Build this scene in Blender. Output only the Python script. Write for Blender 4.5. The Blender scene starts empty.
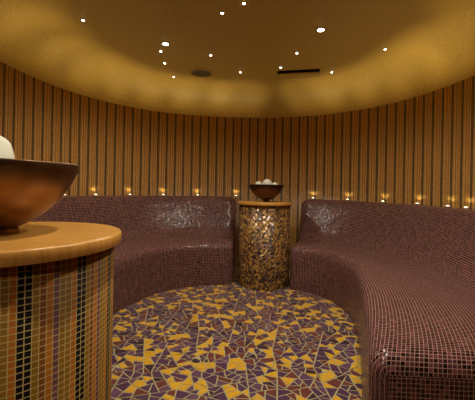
import bpy, bmesh, math, random
from mathutils import Vector, Matrix

random.seed(7)
C = bpy.context.scene.collection
PI = math.pi
TAU = 2 * math.pi
R = math.radians

# ------------------------------------------------------------------ helpers
def link(o, parent=None):
    C.objects.link(o)
    if parent is not None:
        o.parent = parent
    return o

def obj(name, bm, mats, parent=None, smooth=True, loc=None):
    me = bpy.data.meshes.new(name)
    bm.normal_update()
    bm.to_mesh(me)
    bm.free()
    for m in (mats if isinstance(mats, (list, tuple)) else [mats]):
        me.materials.append(m)
    if smooth:
        me.polygons.foreach_set('use_smooth', [True] * len(me.polygons))
    o = bpy.data.objects.new(name, me)
    if loc is not None:
        o.location = loc
    return link(o, parent)

def tag(o, label=None, cat=None, group=None, kind=None):
    if label: o['label'] = label
    if cat: o['category'] = cat
    if group: o['group'] = group
    if kind: o['kind'] = kind
    return o

def thing(name, label, cat, loc=(0, 0, 0), rot=(0, 0, 0), group=None):
    o = bpy.data.objects.new(name, None)
    o.empty_display_size = .05
    o.location = loc
    o.rotation_euler = rot
    return tag(link(o), label, cat, group)

def struct(name, bm, mats, smooth=True):
    return tag(obj(name, bm, mats, None, smooth), kind='structure')

def copy_thing(root, loc, rot, label, group=None):
    r = root.copy()
    C.objects.link(r)
    r.location = loc
    r.rotation_euler = rot
    r['label'] = label
    if group: r['group'] = group
    for ch in list(root.children):
        c = ch.copy()
        C.objects.link(c)
        c.parent = r
        for g in list(ch.children):
            d = g.copy()
            C.objects.link(d)
            d.parent = c
    return r

def lathe(bm, prof, n=64, cx=0, cy=0, mat=0):
    """prof: (r, z) pairs; r == 0 makes a pole"""
    rings = []
    for r, z in prof:
        if r < 1e-6:
            rings.append([bm.verts.new((cx, cy, z))])
        else:
            rings.append([bm.verts.new((cx + r * math.cos(TAU * k / n), cy + r * math.sin(TAU * k / n), z)) for k in range(n)])
    for a, b in zip(rings, rings[1:]):
        for k in range(n):
            k2 = (k + 1) % n
            if len(a) == 1 and len(b) == 1: continue
            if len(a) == 1: f = bm.faces.new((a[0], b[k2], b[k]))
            elif len(b) == 1: f = bm.faces.new((a[k], a[k2], b[0]))
            else: f = bm.faces.new((a[k], a[k2], b[k2], b[k]))
            f.material_index = mat
    return rings

def box(bm, x0, x1, y0, y1, z0, z1):
    v = [bm.verts.new(p) for p in ((x0, y0, z0), (x1, y0, z0), (x1, y1, z0), (x0, y1, z0),
                                   (x0, y0, z1), (x1, y0, z1), (x1, y1, z1), (x0, y1, z1))]
    for f in ((0, 3, 2, 1), (4, 5, 6, 7), (0, 1, 5, 4), (1, 2, 6, 5), (2, 3, 7, 6), (3, 0, 4, 7)):
        bm.faces.new([v[i] for i in f])

# ------------------------------------------------------------------ materials
def srgb(r, g, b):
    def f(c):
        c /= 255
        return c / 12.92 if c <= .04045 else ((c + .055) / 1.055) ** 2.4
    return (f(r), f(g), f(b), 1)

class NT:
    def __init__(self, name):
        self.m = bpy.data.materials.new(name)
        self.m.use_nodes = True
        self.t = self.m.node_tree
        self.t.nodes.clear()
        self.out = self.n('ShaderNodeOutputMaterial')
    def n(self, kind, **kw):
        nd = self.t.nodes.new(kind)
        for k, v in kw.items(): setattr(nd, k, v)
        return nd
    def l(self, a, b): self.t.links.new(a, b)
    def put(self, v, sock):
        if hasattr(v, 'is_output'): self.l(v, sock)
        else: sock.default_value = v
    def math(self, op, a, b=0.0, c=0.0):
        nd = self.n('ShaderNodeMath', operation=op)
        for i, v in enumerate((a, b, c)): self.put(v, nd.inputs[i])
        return nd.outputs[0]
    def vec(self, op, a, b=None, scale=None):
        nd = self.n('ShaderNodeVectorMath', operation=op)
        self.put(a, nd.inputs[0])
        if b is not None: self.put(b, nd.inputs[1])
        if scale is not None: self.put(scale, nd.inputs['Scale'])
        return nd.outputs[0]
    def ramp(self, fac, stops, interp='CONSTANT'):
        nd = self.n('ShaderNodeValToRGB')
        cr = nd.color_ramp
        cr.interpolation = interp
        while len(cr.elements) < len(stops): cr.elements.new(.5)
        for e, (p, c) in zip(cr.elements, stops):
            e.position = p
            e.color = c
        self.l(fac, nd.inputs[0])
        return nd.outputs[0]
    def mix(self, fac, a, b):
        nd = self.n('ShaderNodeMix', data_type='RGBA')
        self.put(fac, nd.inputs[0])
        self.put(a, nd.inputs[6])
        self.put(b, nd.inputs[7])
        return nd.outputs[2]
    def bsdf(self, color, rough=.5, metal=0.0, spec=.5, normal=None):
        b = self.n('ShaderNodeBsdfPrincipled')
        self.put(color, b.inputs['Base Color'])
        self.put(rough, b.inputs['Roughness'])
        self.put(metal, b.inputs['Metallic'])
        self.put(spec, b.inputs['Specular IOR Level'])
        if normal is not None: self.l(normal, b.inputs['Normal'])
        self.l(b.outputs[0], self.out.inputs[0])
        return b

def mosaic(name, palette, columns, tile, grout, grout_w=.09, rough=.2, var=.25, tilt=.1, aspect=1.0, metal=0.0, spec=.5, offset=0.0):
    """small square glass tiles laid on the UVs (in metres). columns: the palette repeats column by
    column, else every tile draws from it at random (palette entries are (weight, colour))"""
    t = NT(name)
    uv = t.n('ShaderNodeUVMap').outputs[0]
    sc = t.vec('MULTIPLY', uv, (1 / tile, 1 / (tile * aspect), 0))
    sc = t.vec('ADD', sc, (offset, 0, 0))
    cell = t.vec('FLOOR', sc)
    fr = t.vec('FRACTION', sc)
    sep = t.n('ShaderNodeSeparateXYZ'); t.l(fr, sep.inputs[0])
    fx, fy = sep.outputs[0], sep.outputs[1]
    ex = t.math('MINIMUM', fx, t.math('SUBTRACT', 1.0, fx))
    ey = t.math('MINIMUM', fy, t.math('SUBTRACT', 1.0, fy))
    edge = t.math('MINIMUM', ex, ey)
    mask = t.math('GREATER_THAN', edge, grout_w)
    wn = t.n('ShaderNodeTexWhiteNoise', noise_dimensions='3D'); t.l(cell, wn.inputs['Vector'])
    wn2 = t.n('ShaderNodeTexWhiteNoise', noise_dimensions='3D')
    t.l(t.vec('ADD', cell, (31.7, 11.3, 5.1)), wn2.inputs['Vector'])
    if columns:
        n = len(palette)
        cs = t.n('ShaderNodeSeparateXYZ'); t.l(cell, cs.inputs[0])
        k = t.math('FLOORED_MODULO', t.math('ADD', cs.outputs[0], .5), float(n))
        col = t.ramp(t.math('DIVIDE', k, float(n)), [(i / n, c) for i, c in enumerate(palette)])
    else:
        tot = sum(w for w, c in palette); acc = 0; st = []
        for w, c in palette:
            st.append((acc / tot, c)); acc += w
        col = t.ramp(wn.outputs['Value'], st)
    hsv = t.n('ShaderNodeHueSaturation')
    t.l(col, hsv.inputs['Color'])
    t.l(t.math('MULTIPLY_ADD', wn2.outputs['Value'], 2 * var, 1 - var), hsv.inputs['Value'])
    color = t.mix(mask, grout, hsv.outputs[0])
    geo = t.n('ShaderNodeNewGeometry')
    tl = t.vec('SCALE', t.vec('SUBTRACT', wn2.outputs['Color'], (.5, .5, .5)), scale=t.math('MULTIPLY', mask, tilt))
    nrm = t.vec('NORMALIZE', t.vec('ADD', geo.outputs['Normal'], tl))
    ro = t.math('MULTIPLY_ADD', mask, rough - .75, .75)
    me = t.math('MULTIPLY', mask, metal)
    t.bsdf(color, ro, me, spec, nrm)
    return t.m

DARK = srgb(14, 7, 5)
OLIVE = srgb(112, 76, 18)
ORANGE = srgb(140, 78, 16)
BROWN = srgb(100, 54, 18)
PURPLE = srgb(88, 52, 58)

M_wall = mosaic('striped_wall_mosaic', [DARK, srgb(170, 122, 58), srgb(194, 144, 76), srgb(132, 90, 44), srgb(194, 142, 72), srgb(152, 102, 48), srgb(188, 138, 70), srgb(38, 25, 16)],
                True, .0137, srgb(176, 140, 88), .06, .25, .18, .1)
M_column = mosaic('striped_column_mosaic', [OLIVE, ORANGE, DARK, DARK, OLIVE, BROWN, ORANGE, PURPLE, OLIVE],
                  True, .014, srgb(150, 126, 78), .07, .5, .14, .02, spec=.06, offset=.3)
M_bench = mosaic('maroon_bench_mosaic', [(4, srgb(68, 37, 43)), (3, srgb(94, 55, 56)), (3, srgb(50, 28, 37)), (6, srgb(16, 9, 11)), (2, srgb(76, 41, 48))],
                 False, .0165, srgb(164, 120, 108), .08, .2, .35, .15, spec=.3)

def gold_column():
    t = NT('gold_pebble_mosaic')
    uv = t.n('ShaderNodeUVMap').outputs[0]
    v = t.n('ShaderNodeTexVoronoi', feature='F1', voronoi_dimensions='2D'); v.inputs['Scale'].default_value = 52
    e = t.n('ShaderNodeTexVoronoi', feature='DISTANCE_TO_EDGE', voronoi_dimensions='2D'); e.inputs['Scale'].default_value = 52
    t.l(uv, v.inputs['Vector']); t.l(uv, e.inputs['Vector'])
    s = t.n('ShaderNodeSeparateColor'); t.l(v.outputs['Color'], s.inputs[0])
    col = t.ramp(s.outputs[0], [(0, srgb(52, 37, 32)), (.22, srgb(160, 114, 52)), (.42, srgb(92, 70, 60)), (.6, srgb(186, 142, 72)), (.8, srgb(126, 84, 40))])
    mask = t.math('GREATER_THAN', e.outputs['Distance'], .07)
    color = t.mix(mask, srgb(70, 52, 36), col)
    geo = t.n('ShaderNodeNewGeometry')
    tl = t.vec('SCALE', t.vec('SUBTRACT', v.outputs['Color'], (.5, .5, .5)), scale=.32)
    nrm = t.vec('NORMALIZE', t.vec('ADD', geo.outputs['Normal'], tl))
    t.bsdf(color, t.math('MULTIPLY_ADD', mask, -.45, .7), t.math('MULTIPLY', mask, .15), .5, nrm)
    return t.m
M_gold = gold_column()

def plaster():
    t = NT('gold_brown_plaster')
    g = t.n('ShaderNodeNewGeometry')
    no = t.n('ShaderNodeTexNoise'); no.inputs['Scale'].default_value = 90; no.inputs['Detail'].default_value = 4
    t.l(g.outputs['Position'], no.inputs['Vector'])
    col = t.ramp(no.outputs[0], [(.3, srgb(152, 115, 54)), (.7, srgb(184, 143, 70))], 'LINEAR')
    bp = t.n('ShaderNodeBump'); bp.inputs['Strength'].default_value = .35; bp.inputs['Distance'].default_value = .004
    t.l(no.outputs[0], bp.inputs['Height'])
    t.bsdf(col, .55, 0, .3, bp.outputs[0])
    return t.m
M_plaster = plaster()

def wood():
    t = NT('oak_wood')
    tc = t.n('ShaderNodeTexCoord').outputs['Object']
    no = t.n('ShaderNodeTexNoise'); no.inputs['Scale'].default_value = 3.0; no.inputs['Detail'].default_value = 6; no.inputs['Roughness'].default_value = .6
    t.l(t.vec('MULTIPLY', tc, (3, 34, 6)), no.inputs['Vector'])
    st = t.n('ShaderNodeTexNoise'); st.inputs['Scale'].default_value = 1.0
    t.l(t.vec('MULTIPLY', tc, (2, 14, 2)), st.inputs['Vector'])
    a = t.ramp(no.outputs[0], [(.3, srgb(184, 126, 54)), (.55, srgb(218, 160, 76)), (.75, srgb(232, 178, 92))], 'LINEAR')
    col = t.mix(t.math('MULTIPLY', st.outputs[0], .5), a, srgb(180, 118, 58))
    bp = t.n('ShaderNodeBump'); bp.inputs['Strength'].default_value = .06; bp.inputs['Distance'].default_value = .002
    t.l(no.outputs[0], bp.inputs['Height'])
    t.bsdf(col, .3, 0, .45, bp.outputs[0])
    return t.m
M_wood = wood()

def bronze(name, c0, c1, c2):
    t = NT(name)
    tc = t.n('ShaderNodeTexCoord').outputs['Object']
    no = t.n('ShaderNodeTexNoise'); no.inputs['Scale'].default_value = 22; no.inputs['Detail'].default_value = 5
    t.l(tc, no.inputs['Vector'])
    sp = t.n('ShaderNodeTexNoise'); sp.inputs['Scale'].default_value = 160
    t.l(tc, sp.inputs['Vector'])
    a = t.ramp(no.outputs[0], [(.3, c0), (.7, c1)], 'LINEAR')
    sz = t.n('ShaderNodeSeparateXYZ'); t.l(tc, sz.inputs[0])
    # the bowl's colour gets darker towards the rim
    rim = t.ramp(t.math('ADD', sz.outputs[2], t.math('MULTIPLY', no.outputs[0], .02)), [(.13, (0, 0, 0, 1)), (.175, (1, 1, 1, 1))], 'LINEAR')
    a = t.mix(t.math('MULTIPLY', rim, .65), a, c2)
    ro = t.math('MULTIPLY_ADD', sp.outputs[0], .12, .3)
    bp = t.n('ShaderNodeBump'); bp.inputs['Strength'].default_value = .12; bp.inputs['Distance'].default_value = .002
    t.l(sp.outputs[0], bp.inputs['Height'])
    t.bsdf(a, ro, .8, .5, bp.outputs[0])
    return t.m
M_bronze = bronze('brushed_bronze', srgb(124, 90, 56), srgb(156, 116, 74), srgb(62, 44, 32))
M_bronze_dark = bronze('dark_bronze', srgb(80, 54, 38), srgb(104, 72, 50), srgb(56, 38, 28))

def simple(name, col, rough=.5, metal=0.0, noise=.06, scale=40):
    t = NT(name)
    tc = t.n('ShaderNodeTexCoord').outputs['Object']
    no = t.n('ShaderNodeTexNoise'); no.inputs['Scale'].default_value = scale; no.inputs['Detail'].default_value = 3
    t.l(tc, no.inputs['Vector'])
    hsv = t.n('ShaderNodeHueSaturation'); hsv.inputs['Color'].default_value = col
    t.l(t.math('MULTIPLY_ADD', no.outputs[0], 2 * noise, 1 - noise), hsv.inputs['Value'])
    t.bsdf(hsv.outputs[0], rough, metal)
    return t.m

def glow(name, col, strength):
    t = NT(name)
    e = t.n('ShaderNodeEmission')
    e.inputs[0].default_value = col
    e.inputs[1].default_value = strength
    t.l(e.outputs[0], t.out.inputs[0])
    return t.m

M_ball = simple('white_salt', srgb(226, 222, 200), .6, 0, .06, 30)
M_steel = simple('dull_steel', srgb(150, 140, 120), .35, .9)
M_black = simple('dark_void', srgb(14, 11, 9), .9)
M_grille = simple('bronze_grille', srgb(82, 60, 26), .7)
M_door = simple('dark_timber', srgb(86, 52, 30), .45, 0, .2, 12)
M_lens = glow('warm_uplight_lens', (1, .86, .55, 1), 9)
M_star = glow('star_light_lens', (1, .9, .72, 1), 14)
M_spotlens = glow('downlight_lens', (1, .92, .76, 1), 22)

# ------------------------------------------------------------------ plan of the room (metres, camera at x = y = 0)
CX, CY, RA, RB, EXP = .02, 2.5, 1.88, 1.93, 2.2
WALL_H, CEIL_H = 2.0, 2.3
def ring(phi, inset=0.0):
    """point of the curved wall at bearing phi from the far end (clockwise), moved inwards"""
    s, c = math.sin(phi), math.cos(phi)
    r = (abs(s / RA) ** EXP + abs(c / RB) ** EXP) ** (-1 / EXP)
    x, y = r * s, r * c
    if inset:
        nx = math.copysign(abs(x / RA) ** (EXP - 1) / RA, x)
        ny = math.copysign(abs(y / RB) ** (EXP - 1) / RB, y)
        l = math.hypot(nx, ny)
        x -= inset * nx / l; y -= inset * ny / l
    return Vector((CX + x, CY + y))

def ring_normal(phi):
    a, b = ring(phi), ring(phi, .1)
    return (b - a).normalized()

OPEN_X = 1.10
lo, hi = R(90), R(179)
for _ in range(60):
    mid = (lo + hi) / 2
    if ring(mid).x > OPEN_X: lo = mid
    else: hi = mid
PHI_R = lo
lo, hi = R(90), R(179)
for _ in range(60):
    mid = (lo + hi) / 2
    if ring(-mid).x < -OPEN_X: lo = mid
    else: hi = mid
PHI_L = -lo

# far curved wall: one mosaic sheet with real thickness
bm = bmesh.new(); uvl = bm.loops.layers.uv.new('UVMap')
N = 260
def wall_points(off):
    return [ring(PHI_L + (PHI_R - PHI_L) * k / N, off) for k in range(N + 1)]
pin, pout = wall_points(0), wall_points(-.08)
arc = [0]
for a, b in zip(pin, pin[1:]): arc.append(arc[-1] + (b - a).length)
vi0 = [bm.verts.new((p.x, p.y, 0)) for p in pin]; vi1 = [bm.verts.new((p.x, p.y, WALL_H)) for p in pin]
vo0 = [bm.verts.new((p.x, p.y, 0)) for p in pout]; vo1 = [bm.verts.new((p.x, p.y, WALL_H)) for p in pout]
for k in range(N):
    f = bm.faces.new((vi0[k], vi1[k], vi1[k + 1], vi0[k + 1]))
    for lp, uv in zip(f.loops, ((arc[k], 0), (arc[k], WALL_H), (arc[k + 1], WALL_H), (arc[k + 1], 0))): lp[uvl].uv = uv
    bm.faces.new((vo0[k], vo0[k + 1], vo1[k + 1], vo1[k]))
    bm.faces.new((vi1[k], vo1[k], vo1[k + 1], vi1[k + 1]))
for k in (0, N): bm.faces.new((vi0[k], vi1[k], vo1[k], vo0[k]))
bmesh.ops.recalc_face_normals(bm, faces=bm.faces)
w = struct('wall_back', bm, M_wall, True)
w.data.polygons.foreach_set('use_smooth', [abs(p.normal.z) < .5 for p in w.data.polygons])

# entrance lobby around the camera
yl, yr, YB = ring(PHI_L).y, ring(PHI_R).y, -1.5
def uvbox(bm, *a):
    uvl = bm.loops.layers.uv.verify()
    box(bm, *a)
    for f in bm.faces:
        for lp in f.loops:
            c = lp.vert.co
            lp[uvl].uv = (c.x + c.y, c.z)
bm = bmesh.new(); uvbox(bm, -OPEN_X - .08, -OPEN_X, YB, yl - .002, 0, WALL_H); struct('wall_left', bm, M_wall, False)
bm = bmesh.new(); uvbox(bm, OPEN_X, OPEN_X + .08, YB, yr - .002, 0, WALL_H); struct('wall_right', bm, M_wall, False)
bm = bmesh.new(); uvbox(bm, -OPEN_X - .08, OPEN_X + .08, YB - .08, YB - .001, 0, WALL_H); struct('wall_front', bm, M_wall, False)
bm = bmesh.new()
box(bm, -.42, .42, YB, YB + .04, .005, 1.96)
d = struct('door_1', bm, M_door, False)
bm = bmesh.new()
box(bm, .30, .33, YB + .07, YB + .1, .9, 1.2); box(bm, .305, .325, YB + .035, YB + .08, .92, .94); box(bm, .305, .325, YB + .035, YB + .08, 1.16, 1.18)
obj('handle', bm, M_steel, d, False)

# ceiling: cove rising from the wall head, flat middle with a cut-out for the hatch; slab over the lobby
COVE = .38
HN = [Vector((.40, 3.50)), Vector((.83, 3.41))]
hdir = (HN[1] - HN[0]).normalized(); hper = Vector((-hdir.y, hdir.x))
HL = .28
hatch = [HN[0], HN[1], HN[1] + hper * HL, HN[0] + hper * HL]
bm = bmesh.new()
NC, NS = 180, 14
rings = []
for j in range(NS + 1):
    a = PI / 2 * j / NS
    ins, z = COVE * (1 - math.cos(a)), WALL_H + (CEIL_H - WALL_H) * math.sin(a)
    rings.append([bm.verts.new((*ring(TAU * k / NC, ins), z)) for k in range(NC)])
for a, b in zip(rings, rings[1:]):
    for k in range(NC):
        k2 = (k + 1) % NC
        bm.faces.new((a[k], b[k], b[k2], a[k2]))
hv = [bm.verts.new((p.x, p.y, CEIL_H)) for p in hatch]
he = [bm.edges.new((hv[i], hv[(i + 1) % 4])) for i in range(4)]
inner = rings[-1]
ie = [bm.edges.get((inner[k], inner[(k + 1) % NC])) for k in range(NC)]
bmesh.ops.triangle_fill(bm, use_beauty=True, edges=ie + he)
for f in bm.faces:
    if f.normal.z == 0: f.normal_update()
# lobby ceiling slab at wall height, cut round the cove's front edge
fr = [k for k in range(NC) if rings[0][k].co.y < max(yl, yr) and abs(rings[0][k].co.x) < OPEN_X + .02]
front = [rings[0][k] for k in fr]
front.sort(key=lambda v: v.co.x)
row = [bm.verts.new((v.co.x, YB - .05, WALL_H)) for v in front]
for i in range(len(front) - 1):
    bm.faces.new((row[i], front[i], front[i + 1], row[i + 1]))
ceiling = struct('ceiling', bm, M_plaster, True)
ceiling.data.polygons.foreach_set('use_smooth', [abs(p.normal.z) < .9995 for p in ceiling.data.polygons])

# ------------------------------------------------------------------ floor: crazy paving of broken tiles in pale grout
def split(poly, target, out):
    def area(p): return .5 * sum(p[i][0] * p[(i + 1) % len(p)][1] - p[(i + 1) % len(p)][0] * p[i][1] for i in range(len(p)))
    A = abs(area(poly))
    if A < target * random.uniform(.75, 1.9):
        out.append(poly); return
    # cut across the longest extent, at a random slant
    best = max(((poly[i], poly[j]) for i in range(len(poly)) for j in range(i)), key=lambda ab: (ab[0][0] - ab[1][0]) ** 2 + (ab[0][1] - ab[1][1]) ** 2)
    (ax, ay), (bx, by) = best
    ang = math.atan2(by - ay, bx - ax) + PI / 2 + random.uniform(-.6, .6)
    t = random.uniform(.36, .64)
    px, py = ax + (bx - ax) * t, ay + (by - ay) * t
    nx, ny = -math.sin(ang), math.cos(ang)
    L, Rr = [], []
    n = len(poly)
    for i in range(n):
        p, q = poly[i], poly[(i + 1) % n]
        dp = (p[0] - px) * nx + (p[1] - py) * ny
        dq = (q[0] - px) * nx + (q[1] - py) * ny
        (L if dp >= 0 else Rr).append(p)
        if (dp >= 0) != (dq >= 0):
            s = dp / (dp - dq)
            m = (p[0] + (q[0] - p[0]) * s, p[1] + (q[1] - p[1]) * s)
            L.append(m); Rr.append(m)
    if len(L) < 3 or len(Rr) < 3:
        out.append(poly); return
    split(L, target, out); split(Rr, target, out)

def inset_poly(p, d):
    n = len(p); res = []
    lines = []
    for i in range(n):
        (ax, ay), (bx, by) = p[i], p[(i + 1) % n]
        l = math.hypot(bx - ax, by - ay)
        if l < 1e-5: return None
        nx, ny = -(by - ay) / l, (bx - ax) / l
        lines.append((ax + nx * d, ay + ny * d, (bx - ax) / l, (by - ay) / l))
    for i in range(n):
        x1, y1, dx1, dy1 = lines[i - 1]; x2, y2, dx2, dy2 = lines[i]
        den = dx1 * dy2 - dy1 * dx2
        if abs(den) < .03:
            res.append((x2, y2)); continue
        s = ((x2 - x1) * dy2 - (y2 - y1) * dx2) / den
        q = (x1 + dx1 * s, y1 + dy1 * s)
        if math.hypot(q[0] - p[i][0], q[1] - p[i][1]) > .02: return None
        res.append(q)
    return res

tiles = []
seeds = []
# start from a jittered coarse grid so no cut runs across the whole room
gx, gy = 10, 13
P = [[(-1.35 + 2.7 * i / gx + (random.uniform(-.09, .09) if 0 < i < gx else 0), .2 + 3.75 * j / gy + (random.uniform(-.09, .09) if 0 < j < gy else 0)) for i in range(gx + 1)] for j in range(gy + 1)]
for j in range(gy):
    for i in range(gx):
        split([P[j][i], P[j][i + 1], P[j + 1][i + 1], P[j + 1][i]], .0029, tiles)
bm = bmesh.new()
box(bm, -2.1, 2.1, YB - .05, 4.6, -.08, 0)
for p in tiles:
    q = inset_poly(p, .0035)
    if not q: continue
    A = .5 * sum(q[i][0] * q[(i + 1) % len(q)][1] - q[(i + 1) % len(q)][0] * q[i][1] for i in range(len(q)))
    if A < .0004: continue
    q2 = [(x, y) for x, y in q]
    base = [bm.verts.new((x, y, .0002)) for x, y in q]
    q3 = inset_poly(q, .0012) or q
    top = [bm.verts.new((x, y, .0022)) for x, y in q3]
    u = random.random()
    mi = 1 if u < .38 else 2 if u < .50 else 3 if u < .70 else 4 if u < .77 else 5
    n = len(q)
    fs = [bm.faces.new(top)] + [bm.faces.new((base[i], base[(i + 1) % n], top[(i + 1) % n], top[i])) for i in range(n)]
    for f in fs: f.material_index = mi
M_grout = simple('pale_grout', srgb(176, 164, 120), .85, 0, .08, 60)
floor = struct('floor', bm, [M_grout,
    simple('purple_tile', srgb(84, 54, 82), .3, 0, .14, 14), simple('mauve_tile', srgb(104, 70, 96), .3, 0, .12, 14),
    simple('maroon_tile', srgb(112, 58, 54), .3, 0, .14, 14), simple('dark_plum_tile', srgb(66, 44, 54), .3, 0, .12, 14),
    simple('yellow_tile', srgb(222, 168, 44), .3, 0, .08, 14)], False)

# ------------------------------------------------------------------ benches
SEAT_H = .46
def catmull(pts, n):
    res = []
    P = [pts[0] * 2 - pts[1]] + pts + [pts[-1] * 2 - pts[-2]]
    for i in range(1, len(P) - 2):
        a, b, c, d = P[i - 1:i + 3]
        for k in range(n):
            t = k / n
            res.append(.5 * ((2 * b) + (c - a) * t + (2 * a - 5 * b + 4 * c - d) * t * t + (3 * b - a - 3 * c + d) * t ** 3))
    res.append(pts[-1])
    return res

def bench(label, keys, ledge, cap_r=.072):
    """keys: (inner x, inner y, wall bearing in degrees) from the far end to the near end"""
    ks = catmull([Vector(k) for k in keys], 22)
    stations = [(Vector((k.x, k.y)), ring(R(k.z), .004)) for k in ks]
    # extra stations at both ends, where the tiled corner is rolled over
    def lerp(s0, s1, t): return (s0[0].lerp(s1[0], t), s0[1].lerp(s1[1], t))
    def trim(st):
        """walk cap_r in from the start, return list of (station, inset)"""
        res = []; tot = 0; i = 0
        seg = [(st[k + 1][0] - st[k][0]).length for k in range(len(st) - 1)]
        def at(s):
            k = 0
            while s > seg[k]: s -= seg[k]; k += 1
            return lerp(st[k], st[k + 1], s / seg[k]), k
        last = 0
        for q in range(7):
            a = PI / 2 * q / 6
            s = cap_r * (1 - math.cos(a)); e = cap_r * (1 - math.sin(a))
            stn, last = at(s); res.append((stn, e))
        return res, last + 1
    head, i0 = trim(stations)
    tail, i1 = trim(stations[::-1])
    full = head + [(s, 0) for s in stations[i0:len(stations) - i1]] + tail[::-1]
    def profile(W, e, zl):
        r = .078; p = []
        p += [(W, 0), (W, .1), (W, .25), (W, SEAT_H - r)]
        for k in range(1, 8):
            a = PI / 2 * k / 7
            p.append((W - r + r * math.cos(a), SEAT_H - r + r * math.sin(a)))
        foot, head_ = .34, .145
        fs = foot + .12
        for k in range(1, 7): p.append((W - r + (fs - (W - r)) * k / 7, SEAT_H))
        d = Vector((head_ - foot, zl - SEAT_H)).normalized()
        fe = Vector((foot, SEAT_H)) + d * .14
        for k in range(0, 9):
            t = k / 8
            q = (1 - t) ** 2 * Vector((fs, SEAT_H)) + 2 * t * (1 - t) * Vector((foot, SEAT_H)) + t * t * fe
            p.append((q.x, q.y))
        cut = len(p) - 1
        top = Vector((head_, zl)) - d * .062
        for k in range(1, 7): q = fe.lerp(top, k / 6); p.append((q.x, q.y))
        en = Vector((head_ - .062, zl))
        for k in range(1, 6):
            t = k / 5
            q = (1 - t) ** 2 * top + 2 * t * (1 - t) * Vector((head_, zl)) + t * t * en
            p.append((q.x, q.y))
        p += [(.045, zl), (0, zl)]
        if e > 1e-6:
            o = []
            for i, (x, z) in enumerate(p):
                a = Vector(p[max(i - 1, 0)]); b = Vector(p[min(i + 1, len(p) - 1)])
                t = (b - a).normalized(); nrm = Vector((-t.y, t.x))
                o.append((x + nrm.x * e if i != len(p) - 1 else x, z + nrm.y * e if i else z))
            p = o
        return p, cut
    grid = []; cut = 0
    n = len(full)
    for k, ((pi, pw), e) in enumerate(full):
        W = (pi - pw).length; u = (pi - pw) / W
        zl = ledge[0] + (ledge[1] - ledge[0]) * min(1, k / (n * .6))
        pr, cut = profile(W, e, zl)
        grid.append([(Vector((pw.x + u.x * x, pw.y + u.y * x, z)), (x, z)) for x, z in pr])
    m = len(grid[0])
    U = [[0.0] * m for _ in range(n)]; V = [[0.0] * m for _ in range(n)]
    for k in range(n):
        for j in range(m):
            if k: U[k][j] = U[k - 1][j] + (grid[k][j][0] - grid[k - 1][j][0]).length
            if j: V[k][j] = V[k][j - 1] + (grid[k][j][0] - grid[k][j - 1][0]).length
    Uend = [U[-1][j] for j in range(m)]
    if keys[-1][0] > 0: U = [[U[k][j] - Uend[j] for j in range(m)] for k in range(n)]   # laid square from the near end
    mid = n // 2
    V = [[V[k][j] - V[k][13] + V[mid][13] for j in range(m)] for k in range(n)]
    root = thing('tiled_bench', label, 'bench', (0, 0, 0))
    for part, j0, j1 in (('seat', 0, cut), ('backrest', cut, m - 1)):
        bm = bmesh.new(); uvl = bm.loops.layers.uv.new('UVMap')
        vs = [[bm.verts.new(grid[k][j][0]) for j in range(j0, j1 + 1)] for k in range(n)]
        for k in range(n - 1):
            for j in range(j1 - j0):
                f = bm.faces.new((vs[k][j], vs[k][j + 1], vs[k + 1][j + 1], vs[k + 1][j])); f.smooth = True
                for lp, (a, b) in zip(f.loops, ((k, j), (k, j + 1), (k + 1, j + 1), (k + 1, j))): lp[uvl].uv = (U[a][j0 + b], V[a][j0 + b])
        for k in (0, n - 1):
            pts = [grid[k][j] for j in range(j0, j1 + 1)]
            (pi, pw), e = full[k]; u = (pi - pw).normalized()
            def flo(x): return (Vector((pw.x + u.x * x, pw.y + u.y * x, 0)), (x, 0))
            xs = grid[k][cut][1][0]
            if part == 'seat': pts = pts + [flo(xs)]
            else: pts = pts + [flo(0), flo(xs)]
            f = bm.faces.new([bm.verts.new(p) for p, _ in pts])
            for lp, (_, uv) in zip(f.loops, pts): lp[uvl].uv = uv
            bmesh.ops.triangulate(bm, faces=[f])
        bmesh.ops.recalc_face_normals(bm, faces=bm.faces)
        o = obj(part, bm, M_bench, root, True)
        o.data.polygons.foreach_set('use_smooth', [len(p.vertices) == 4 for p in o.data.polygons])
    return root

bench('long curved maroon mosaic bench on the right, its rounded end facing the viewer',
      [(.555, 3.45, 25), (.737, 3.354, 37), (.883, 3.15, 51), (.95, 2.78, 70), (.865, 2.32, 92), (.76, 1.98, 105), (.645, 1.656, 117), (.488, 1.19, 134.2)], (.935, .915))
bench('curved maroon mosaic bench on the left, running behind the near round table',
      [(-.035, 3.58, -1), (-.396, 3.52, -18), (-.76, 3.25, -43), (-1.0, 2.66, -78), (-.95, 2.25, -99), (-.84, 1.95, -112), (-.72, 1.45, -129)], (.94, .94))

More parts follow.
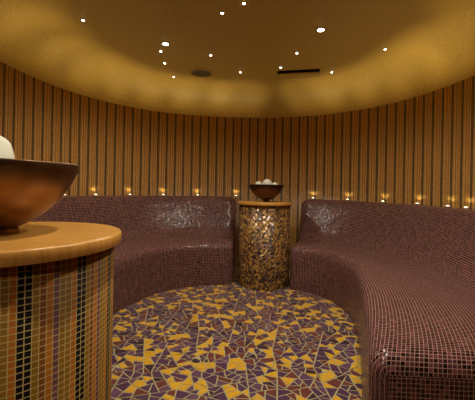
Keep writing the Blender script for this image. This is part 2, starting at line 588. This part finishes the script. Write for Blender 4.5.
# ------------------------------------------------------------------ pedestal tables
def pedestal(label, x, y, mat, top_z, face):
    root = thing('pedestal_table', label, 'pedestal table', (x, y, 0))
    rad, n = .126 * 14 / TAU, 126
    z1 = top_z - .033
    bm = bmesh.new(); uvl = bm.loops.layers.uv.new('UVMap')
    a0 = [bm.verts.new((rad * math.cos(face + TAU * k / n), rad * math.sin(face + TAU * k / n), .0)) for k in range(n)]
    a1 = [bm.verts.new((v.co.x, v.co.y, z1)) for v in a0]
    for k in range(n):
        k2 = (k + 1) % n
        f = bm.faces.new((a0[k], a0[k2], a1[k2], a1[k]))
        s = k if k < n // 2 else k - n
        for lp, uv in zip(f.loops, ((s * .014, 0), (s * .014 + .014, 0), (s * .014 + .014, z1), (s * .014, z1))): lp[uvl].uv = uv
    bm.faces.new(a1)
    o = obj('pedestal', bm, mat, root, True)
    o.data.polygons.foreach_set('use_smooth', [len(p.vertices) == 4 for p in o.data.polygons])
    bm = bmesh.new()
    rt = .301
    lathe(bm, [(0, z1), (rt - .004, z1), (rt, z1 + .004), (rt, top_z - .006), (rt - .002, top_z - .002), (rt - .006, top_z), (0, top_z)], 128)
    bmesh.ops.recalc_face_normals(bm, faces=bm.faces)
    o = obj('tabletop', bm, M_wood, root, True)
    o.data.polygons.foreach_set('use_smooth', [abs(p.normal.z) < .9 for p in o.data.polygons])
    return root

NX, NY, TOP = -.631, .895, .917
FX, FY, FTOP = .308, 3.67, .906
pedestal('near pedestal table with vertical stripes of amber, black and purple mosaic and an oak top', NX, NY, M_column, TOP, math.atan2(-NY, -NX))
pedestal('far pedestal table clad in mottled gold and dark mosaic, standing between the benches', FX, FY, M_gold, FTOP, math.atan2(-FY, -FX))

# ------------------------------------------------------------------ bowls and the white lumps in them
def bowl(label, x, y, z, k=1.0, mat=None):
    mat = mat or M_bronze
    root = thing('bowl', label, 'bowl', (x, y, z), (0, 0, .4))
    outer = [(.034, .018), (.052, .025), (.072, .037), (.092, .051), (.111, .068), (.129, .086), (.144, .106), (.158, .127), (.169, .149), (.178, .170), (.184, .187)]
    outer = [(r * k, h) for r, h in outer]
    innr = [(.178, .187), (.163, .152), (.138, .112), (.105, .075), (.067, .045), (.03, .030), (0, .027)]
    bm = bmesh.new()
    lathe(bm, [(0, .016)] + outer + [(.1825 * k, .1905), (.179 * k, .1905)] + [(r * k, h) for r, h in innr], 96)
    bmesh.ops.recalc_face_normals(bm, faces=bm.faces)
    o = obj('basin', bm, mat, root, True)
    bm = bmesh.new()
    lathe(bm, [(0, 0), (.034, 0), (.036, .003), (.033, .010), (.032, .0185), (0, .0185)], 64)
    bmesh.ops.recalc_face_normals(bm, faces=bm.faces)
    obj('foot', bm, mat, root, True)
    return root
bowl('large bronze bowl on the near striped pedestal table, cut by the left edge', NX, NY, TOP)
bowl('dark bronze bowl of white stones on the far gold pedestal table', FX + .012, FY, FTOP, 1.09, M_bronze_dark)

def lump(name_seed, x, y, z, r, label, group):
    rnd = random.Random(name_seed)
    bm = bmesh.new()
    bmesh.ops.create_icosphere(bm, subdivisions=4, radius=r)
    dirs = [(Vector((rnd.gauss(0, 1), rnd.gauss(0, 1), rnd.gauss(0, 1))).normalized(), rnd.uniform(.86, .97)) for _ in range(9)]
    for v in bm.verts:
        n = v.co.normalized()
        for d, h in dirs:                                   # softly planed facets, as of a tumbled stone
            c = n.dot(d)
            if c > 0:
                lim = h * r / max(c, 1e-3)
                if v.co.length > lim: v.co = n * (v.co.length * .35 + lim * .65)
    o = obj('salt_stone', bm, M_ball, None, True, (x, y, z))
    tag(o, label, 'stone', group)
    return o
def bowl_stones(x, y, z, under, over, g):
    for i, (dx, dy, dz, r, lab) in enumerate(under + over):
        lump(i + (11 if x > 0 else 3), x + dx, y + dy, z + dz, r, lab, g)
g1, g2 = 'white stones in the near bowl', 'white stones in the far bowl'
hid = 'white rounded stone low inside the %s bowl, under the visible ones'
bowl_stones(NX, NY, TOP,
    [(.0468, .027, .094, .0445, hid % 'near'), (-.0468, .027, .094, .0445, hid % 'near'), (0, -.054, .094, .0445, hid % 'near')],
    [(-.040, -.012, .204, .066, 'white rounded stone heaped above the rim of the near bowl at left edge')], g1)
bowl_stones(FX + .012, FY, FTOP,
    [(.0468, .027, .094, .0445, hid % 'far'), (-.0468, .027, .094, .0445, hid % 'far'), (0, -.054, .094, .0445, hid % 'far')],
    [(.008, .004, .200, .054, 'tallest white rounded stone, middle of the three in the far bowl'),
     (-.085, -.002, .186, .042, 'white rounded stone left of the tallest one in the far bowl'),
     (.095, .0, .182, .037, 'smallest white rounded stone, right of the tallest in the far bowl')], g2)

# ------------------------------------------------------------------ uplights along the ledge
def spot(name, parent, loc, rot, energy, size, blend, col, rad=.015):
    ld = bpy.data.lights.new(name, 'SPOT')
    ld.energy = energy; ld.spot_size = R(size); ld.spot_blend = blend
    ld.color = col; ld.shadow_soft_size = rad
    o = bpy.data.objects.new(name, ld)
    o.location = loc; o.rotation_euler = rot
    return link(o, parent)
FILL_E = 3.3
UP_E, UP_COL = 22, (1, .91, .42)
def uplight(label):
    root = thing('ledge_uplight', label, 'light', group='uplights along the bench ledge')
    bm = bmesh.new()
    lathe(bm, [(0, 0), (.020, 0), (.021, .002), (.021, .010), (.019, .012), (.015, .012), (.015, .009), (0, .009)], 24)
    bmesh.ops.recalc_face_normals(bm, faces=bm.faces)
    obj('housing', bm, M_steel, root, True)
    bm = bmesh.new()
    lathe(bm, [(.0135, .0092), (.0125, .0125), (.009, .0145), (.005, .0155), (0, .016)], 20)
    bmesh.ops.recalc_face_normals(bm, faces=bm.faces)
    obj('lens', bm, M_lens, root, True)
    # the lamp leans a little towards the room (local +y)
    spot('bulb_or_fill', root, (0, 0, .022), (R(180) - R(7), 0, 0), UP_E, 42, .8, UP_COL, .012)
    spot('bulb_or_fill', root, (0, 0, .022), (R(180) - R(10), 0, 0), FILL_E, 138, 1.0, UP_COL, .012)  # second wide spot, added as fill for the flat ceiling and walls
    return root
def ledge_z(side, phi):
    if side < 0: return .94
    t = min(1, max(0, (math.degrees(phi) - 25) / (113.5 * .6)))
    return .935 - .02 * t
ups = []
proto = None
ord_l = ['immediately left of the far pedestal', 'second left of the far pedestal', 'third left of the far pedestal',
         'fourth left of the far pedestal', 'second to the right of the near bowl', 'just past the rim of the near bowl']
ord_r = ['immediately right of the far pedestal', 'second right of the far pedestal', 'third right of the far pedestal',
         'fourth right of the far pedestal', 'next to the last one visible at right edge', 'last one visible at the right edge']
def bearing_of(px):
    t = (px - 237.5) / 330.0
    best = min((k * .05 for k in range(-2400, 2400)), key=lambda g: abs(ring(R(g), .055).x - t * ring(R(g), .055).y) if ring(R(g)).y > 1.0 else 9)
    return best
left_phi = [bearing_of(x) for x in (236, 198, 164, 131, 97, 66)]
right_phi = [bearing_of(x) for x in (313, 347, 382, 416, 446, 464)]
hidden_l = [(-84, 'hidden behind the near bowl, next past its rim'), (-99, 'hidden behind the near bowl, second past its rim'), (-115, 'on the left ledge end beside the entrance')]
hidden_r = [(106, 'on the right ledge just outside the right edge'), (118, 'on the right ledge, second outside the right edge'), (130, 'on the right ledge end beside the entrance')]
for side, lst in ((-1, list(zip(left_phi, ord_l)) + hidden_l), (1, list(zip(right_phi, ord_r)) + hidden_r)):
    for deg, where in lst:
        phi = R(deg)
        p = ring(phi, .036); nrm = ring_normal(phi)
        loc = (p.x, p.y, ledge_z(side, phi) + .0005)
        rot = (0, 0, math.atan2(nrm.y, nrm.x) - PI / 2)
        lab = 'small glowing uplight on the %s ledge, %s' % ('left' if side < 0 else 'right', where)
        if where.startswith(('hidden', 'on the')): lab = 'small glowing uplight ' + where
        if proto is None:
            proto = uplight(lab); proto.location = loc; proto.rotation_euler = rot
        else:
            copy_thing(proto, loc, rot, lab)

# ------------------------------------------------------------------ ceiling fittings
F, EYE = 330.0, 1.05
HZ, SLOPE = 188.3, .0192
def on_ceiling(px, py, z=CEIL_H):
    dy = HZ + SLOPE * (px - 237.5) - py
    px -= SLOPE * (200 - py)          # undo the camera's roll
    d = (z - EYE) * F / dy
    return ((px - 237.5) / F * d, d, z)
def ceiling_lamp(name, label, loc, r, lens, group):
    root = thing(name, label, 'ceiling light', loc, group=group)
    bm = bmesh.new()
    lathe(bm, [(r * .8, -.0005), (r * 1.35, -.0005), (r * 1.35, -.003), (r * 1.2, -.0045), (r, -.004), (r * .8, -.002)], 28)
    bmesh.ops.recalc_face_normals(bm, faces=bm.faces)
    obj('trim_ring', bm, M_grille, root, True)
    bm = bmesh.new()
    lathe(bm, [(r * .98, -.001), (r * .9, -.005), (r * .6, -.008), (0, -.0095)], 24)
    bmesh.ops.recalc_face_normals(bm, faces=bm.faces)
    obj('lens', bm, lens, root, True)
    return root
stars = [(83.5, 20, 'lone tiny star light at the far left of the ceiling'),
         (244.3, 3, 'tiny star light nearest the top edge, highest of all'),
         (222.4, 12.8, 'tiny star light just below and left of the highest one'),
         (161, 51, 'tiny star light just under the larger left downlight'),
         (165, 63, 'tiny star light, second in the column under the left downlight'),
         (174, 76.5, 'tiny star light at the cove, lowest under the left downlight'),
         (211, 55, 'tiny star light above the round ceiling speaker'),
         (240.6, 72, 'tiny star light between the round speaker and the hatch'),
         (297, 53, 'tiny star light in front of the middle of the ceiling hatch'),
         (281, 67.3, 'tiny star light at the left corner of the ceiling hatch'),
         (385.4, 49, 'lone tiny star light at the far right of the ceiling'),
         (332, 72, 'tiny star light just right of the ceiling hatch')]
star0 = None
for px, py, lab in stars:
    loc = on_ceiling(px, py)
    if star0 is None: star0 = ceiling_lamp('star_light', lab, loc, .0112, M_star, 'star lights in the ceiling')
    else: copy_thing(star0, loc, (0, 0, 0), lab)
DN_E, DN_COL = 48, (1, .93, .77)
down0 = None
for loc, lab in ((on_ceiling(165.8, 43.8), 'larger bright ceiling downlight on the left, above a column of tiny ones'),
                 (on_ceiling(321, 29.6), 'larger bright ceiling downlight on the right, alone'),
                 ((.62, 1.22, CEIL_H), 'added unseen downlight over the near end of the right bench'),  # unseen lamp put in to light the near bench and table
                 ((-.06, .95, CEIL_H), 'added unseen downlight just in front of the viewer, near the striped pedestal table'),  # added out of view to brighten the near tabletop and bowl
                 ((-.32, -.25, WALL_H), 'added unseen downlight in the low entrance ceiling behind the viewer')):  # added behind the camera to light the bench end and near table
    if down0 is None:
        down0 = ceiling_lamp('downlight', lab, loc, .028, M_spotlens, 'larger downlights in the ceiling')
        spot('bulb_or_fill', down0, (0, 0, -.02), (0, 0, 0), DN_E, 152, .8, DN_COL, .03)
    else:
        r = copy_thing(down0, loc, (0, 0, 0), lab)
        if loc[2] == WALL_H:                                # the added lobby lamp is dimmer
            for ch in r.children:
                if ch.type == 'LIGHT':
                    ch.data = ch.data.copy(); ch.data.energy = DN_E * .3

# round speaker
loc = on_ceiling(201.5, 73)
sp = thing('ceiling_speaker', 'round flush loudspeaker grille in the ceiling, left of the hatch', 'speaker', loc)
bm = bmesh.new(); lathe(bm, [(.108, -.001), (.132, -.001), (.132, -.004), (.122, -.009), (.110, -.008), (.108, -.001)], 56)
bmesh.ops.recalc_face_normals(bm, faces=bm.faces); obj('rim', bm, M_plaster, sp, True)
bm = bmesh.new()
lathe(bm, [(.1095, -.002), (.1095, -.006)] + [(.10 - .10 * k / 20, -.006 - (.0015 if k % 2 else 0)) for k in range(20)] + [(0, -.006)], 56)
bmesh.ops.recalc_face_normals(bm, faces=bm.faces); obj('grille', bm, M_grille, sp, True)

# access hatch hanging slightly open along its near edge
hx, hy = HN[0]
ht = thing('ceiling_hatch', 'rectangular access hatch in the ceiling, its near edge dropped to show a dark slit', 'hatch', (hx, hy, CEIL_H), (0, 0, math.atan2(hdir.y, hdir.x)))
wd = (HN[1] - HN[0]).length
bm = bmesh.new()
box(bm, .004, wd - .004, .004, HL - .004, -.007, .007)
bmesh.ops.bevel(bm, geom=bm.edges[:], offset=.0015, segments=2, affect='EDGES')
# the free edge sags, the hinge at the far edge stays flush
for v in bm.verts: v.co.z -= .036 * (1 - v.co.y / HL) - .004
obj('panel', bm, M_plaster, ht, False)
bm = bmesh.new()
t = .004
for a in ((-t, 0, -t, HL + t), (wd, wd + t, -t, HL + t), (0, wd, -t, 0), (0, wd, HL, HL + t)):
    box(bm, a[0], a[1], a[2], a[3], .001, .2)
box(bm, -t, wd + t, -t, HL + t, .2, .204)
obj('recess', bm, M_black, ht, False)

# ------------------------------------------------------------------ world, camera
w = bpy.data.worlds.new('World'); bpy.context.scene.world = w
w.use_nodes = True
w.node_tree.nodes['Background'].inputs[0].default_value = (.02, .012, .006, 1)
w.node_tree.nodes['Background'].inputs[1].default_value = .2

cam = bpy.data.cameras.new('Camera')
cam.sensor_width = 36; cam.lens = F / 475 * 36
cam.shift_y = -(200 - HZ) / 475
cam.clip_start = .02
co = bpy.data.objects.new('Camera', cam)
co.location = (0, 0, EYE)
co.rotation_euler = (Matrix.Rotation(R(90), 3, 'X') @ Matrix.Rotation(math.atan(SLOPE), 3, 'Z')).to_euler()
link(co)
sc = bpy.context.scene
sc.camera = co
sc.view_settings.view_transform = 'Standard'
sc.view_settings.look = 'None'
sc.view_settings.gamma = 1
sc.view_settings.use_curve_mapping = False
sc.view_settings.exposure = 0.0
sc.cycles.use_denoising = True
sc.cycles.max_bounces = 10
sc.cycles.sample_clamp_indirect = 4
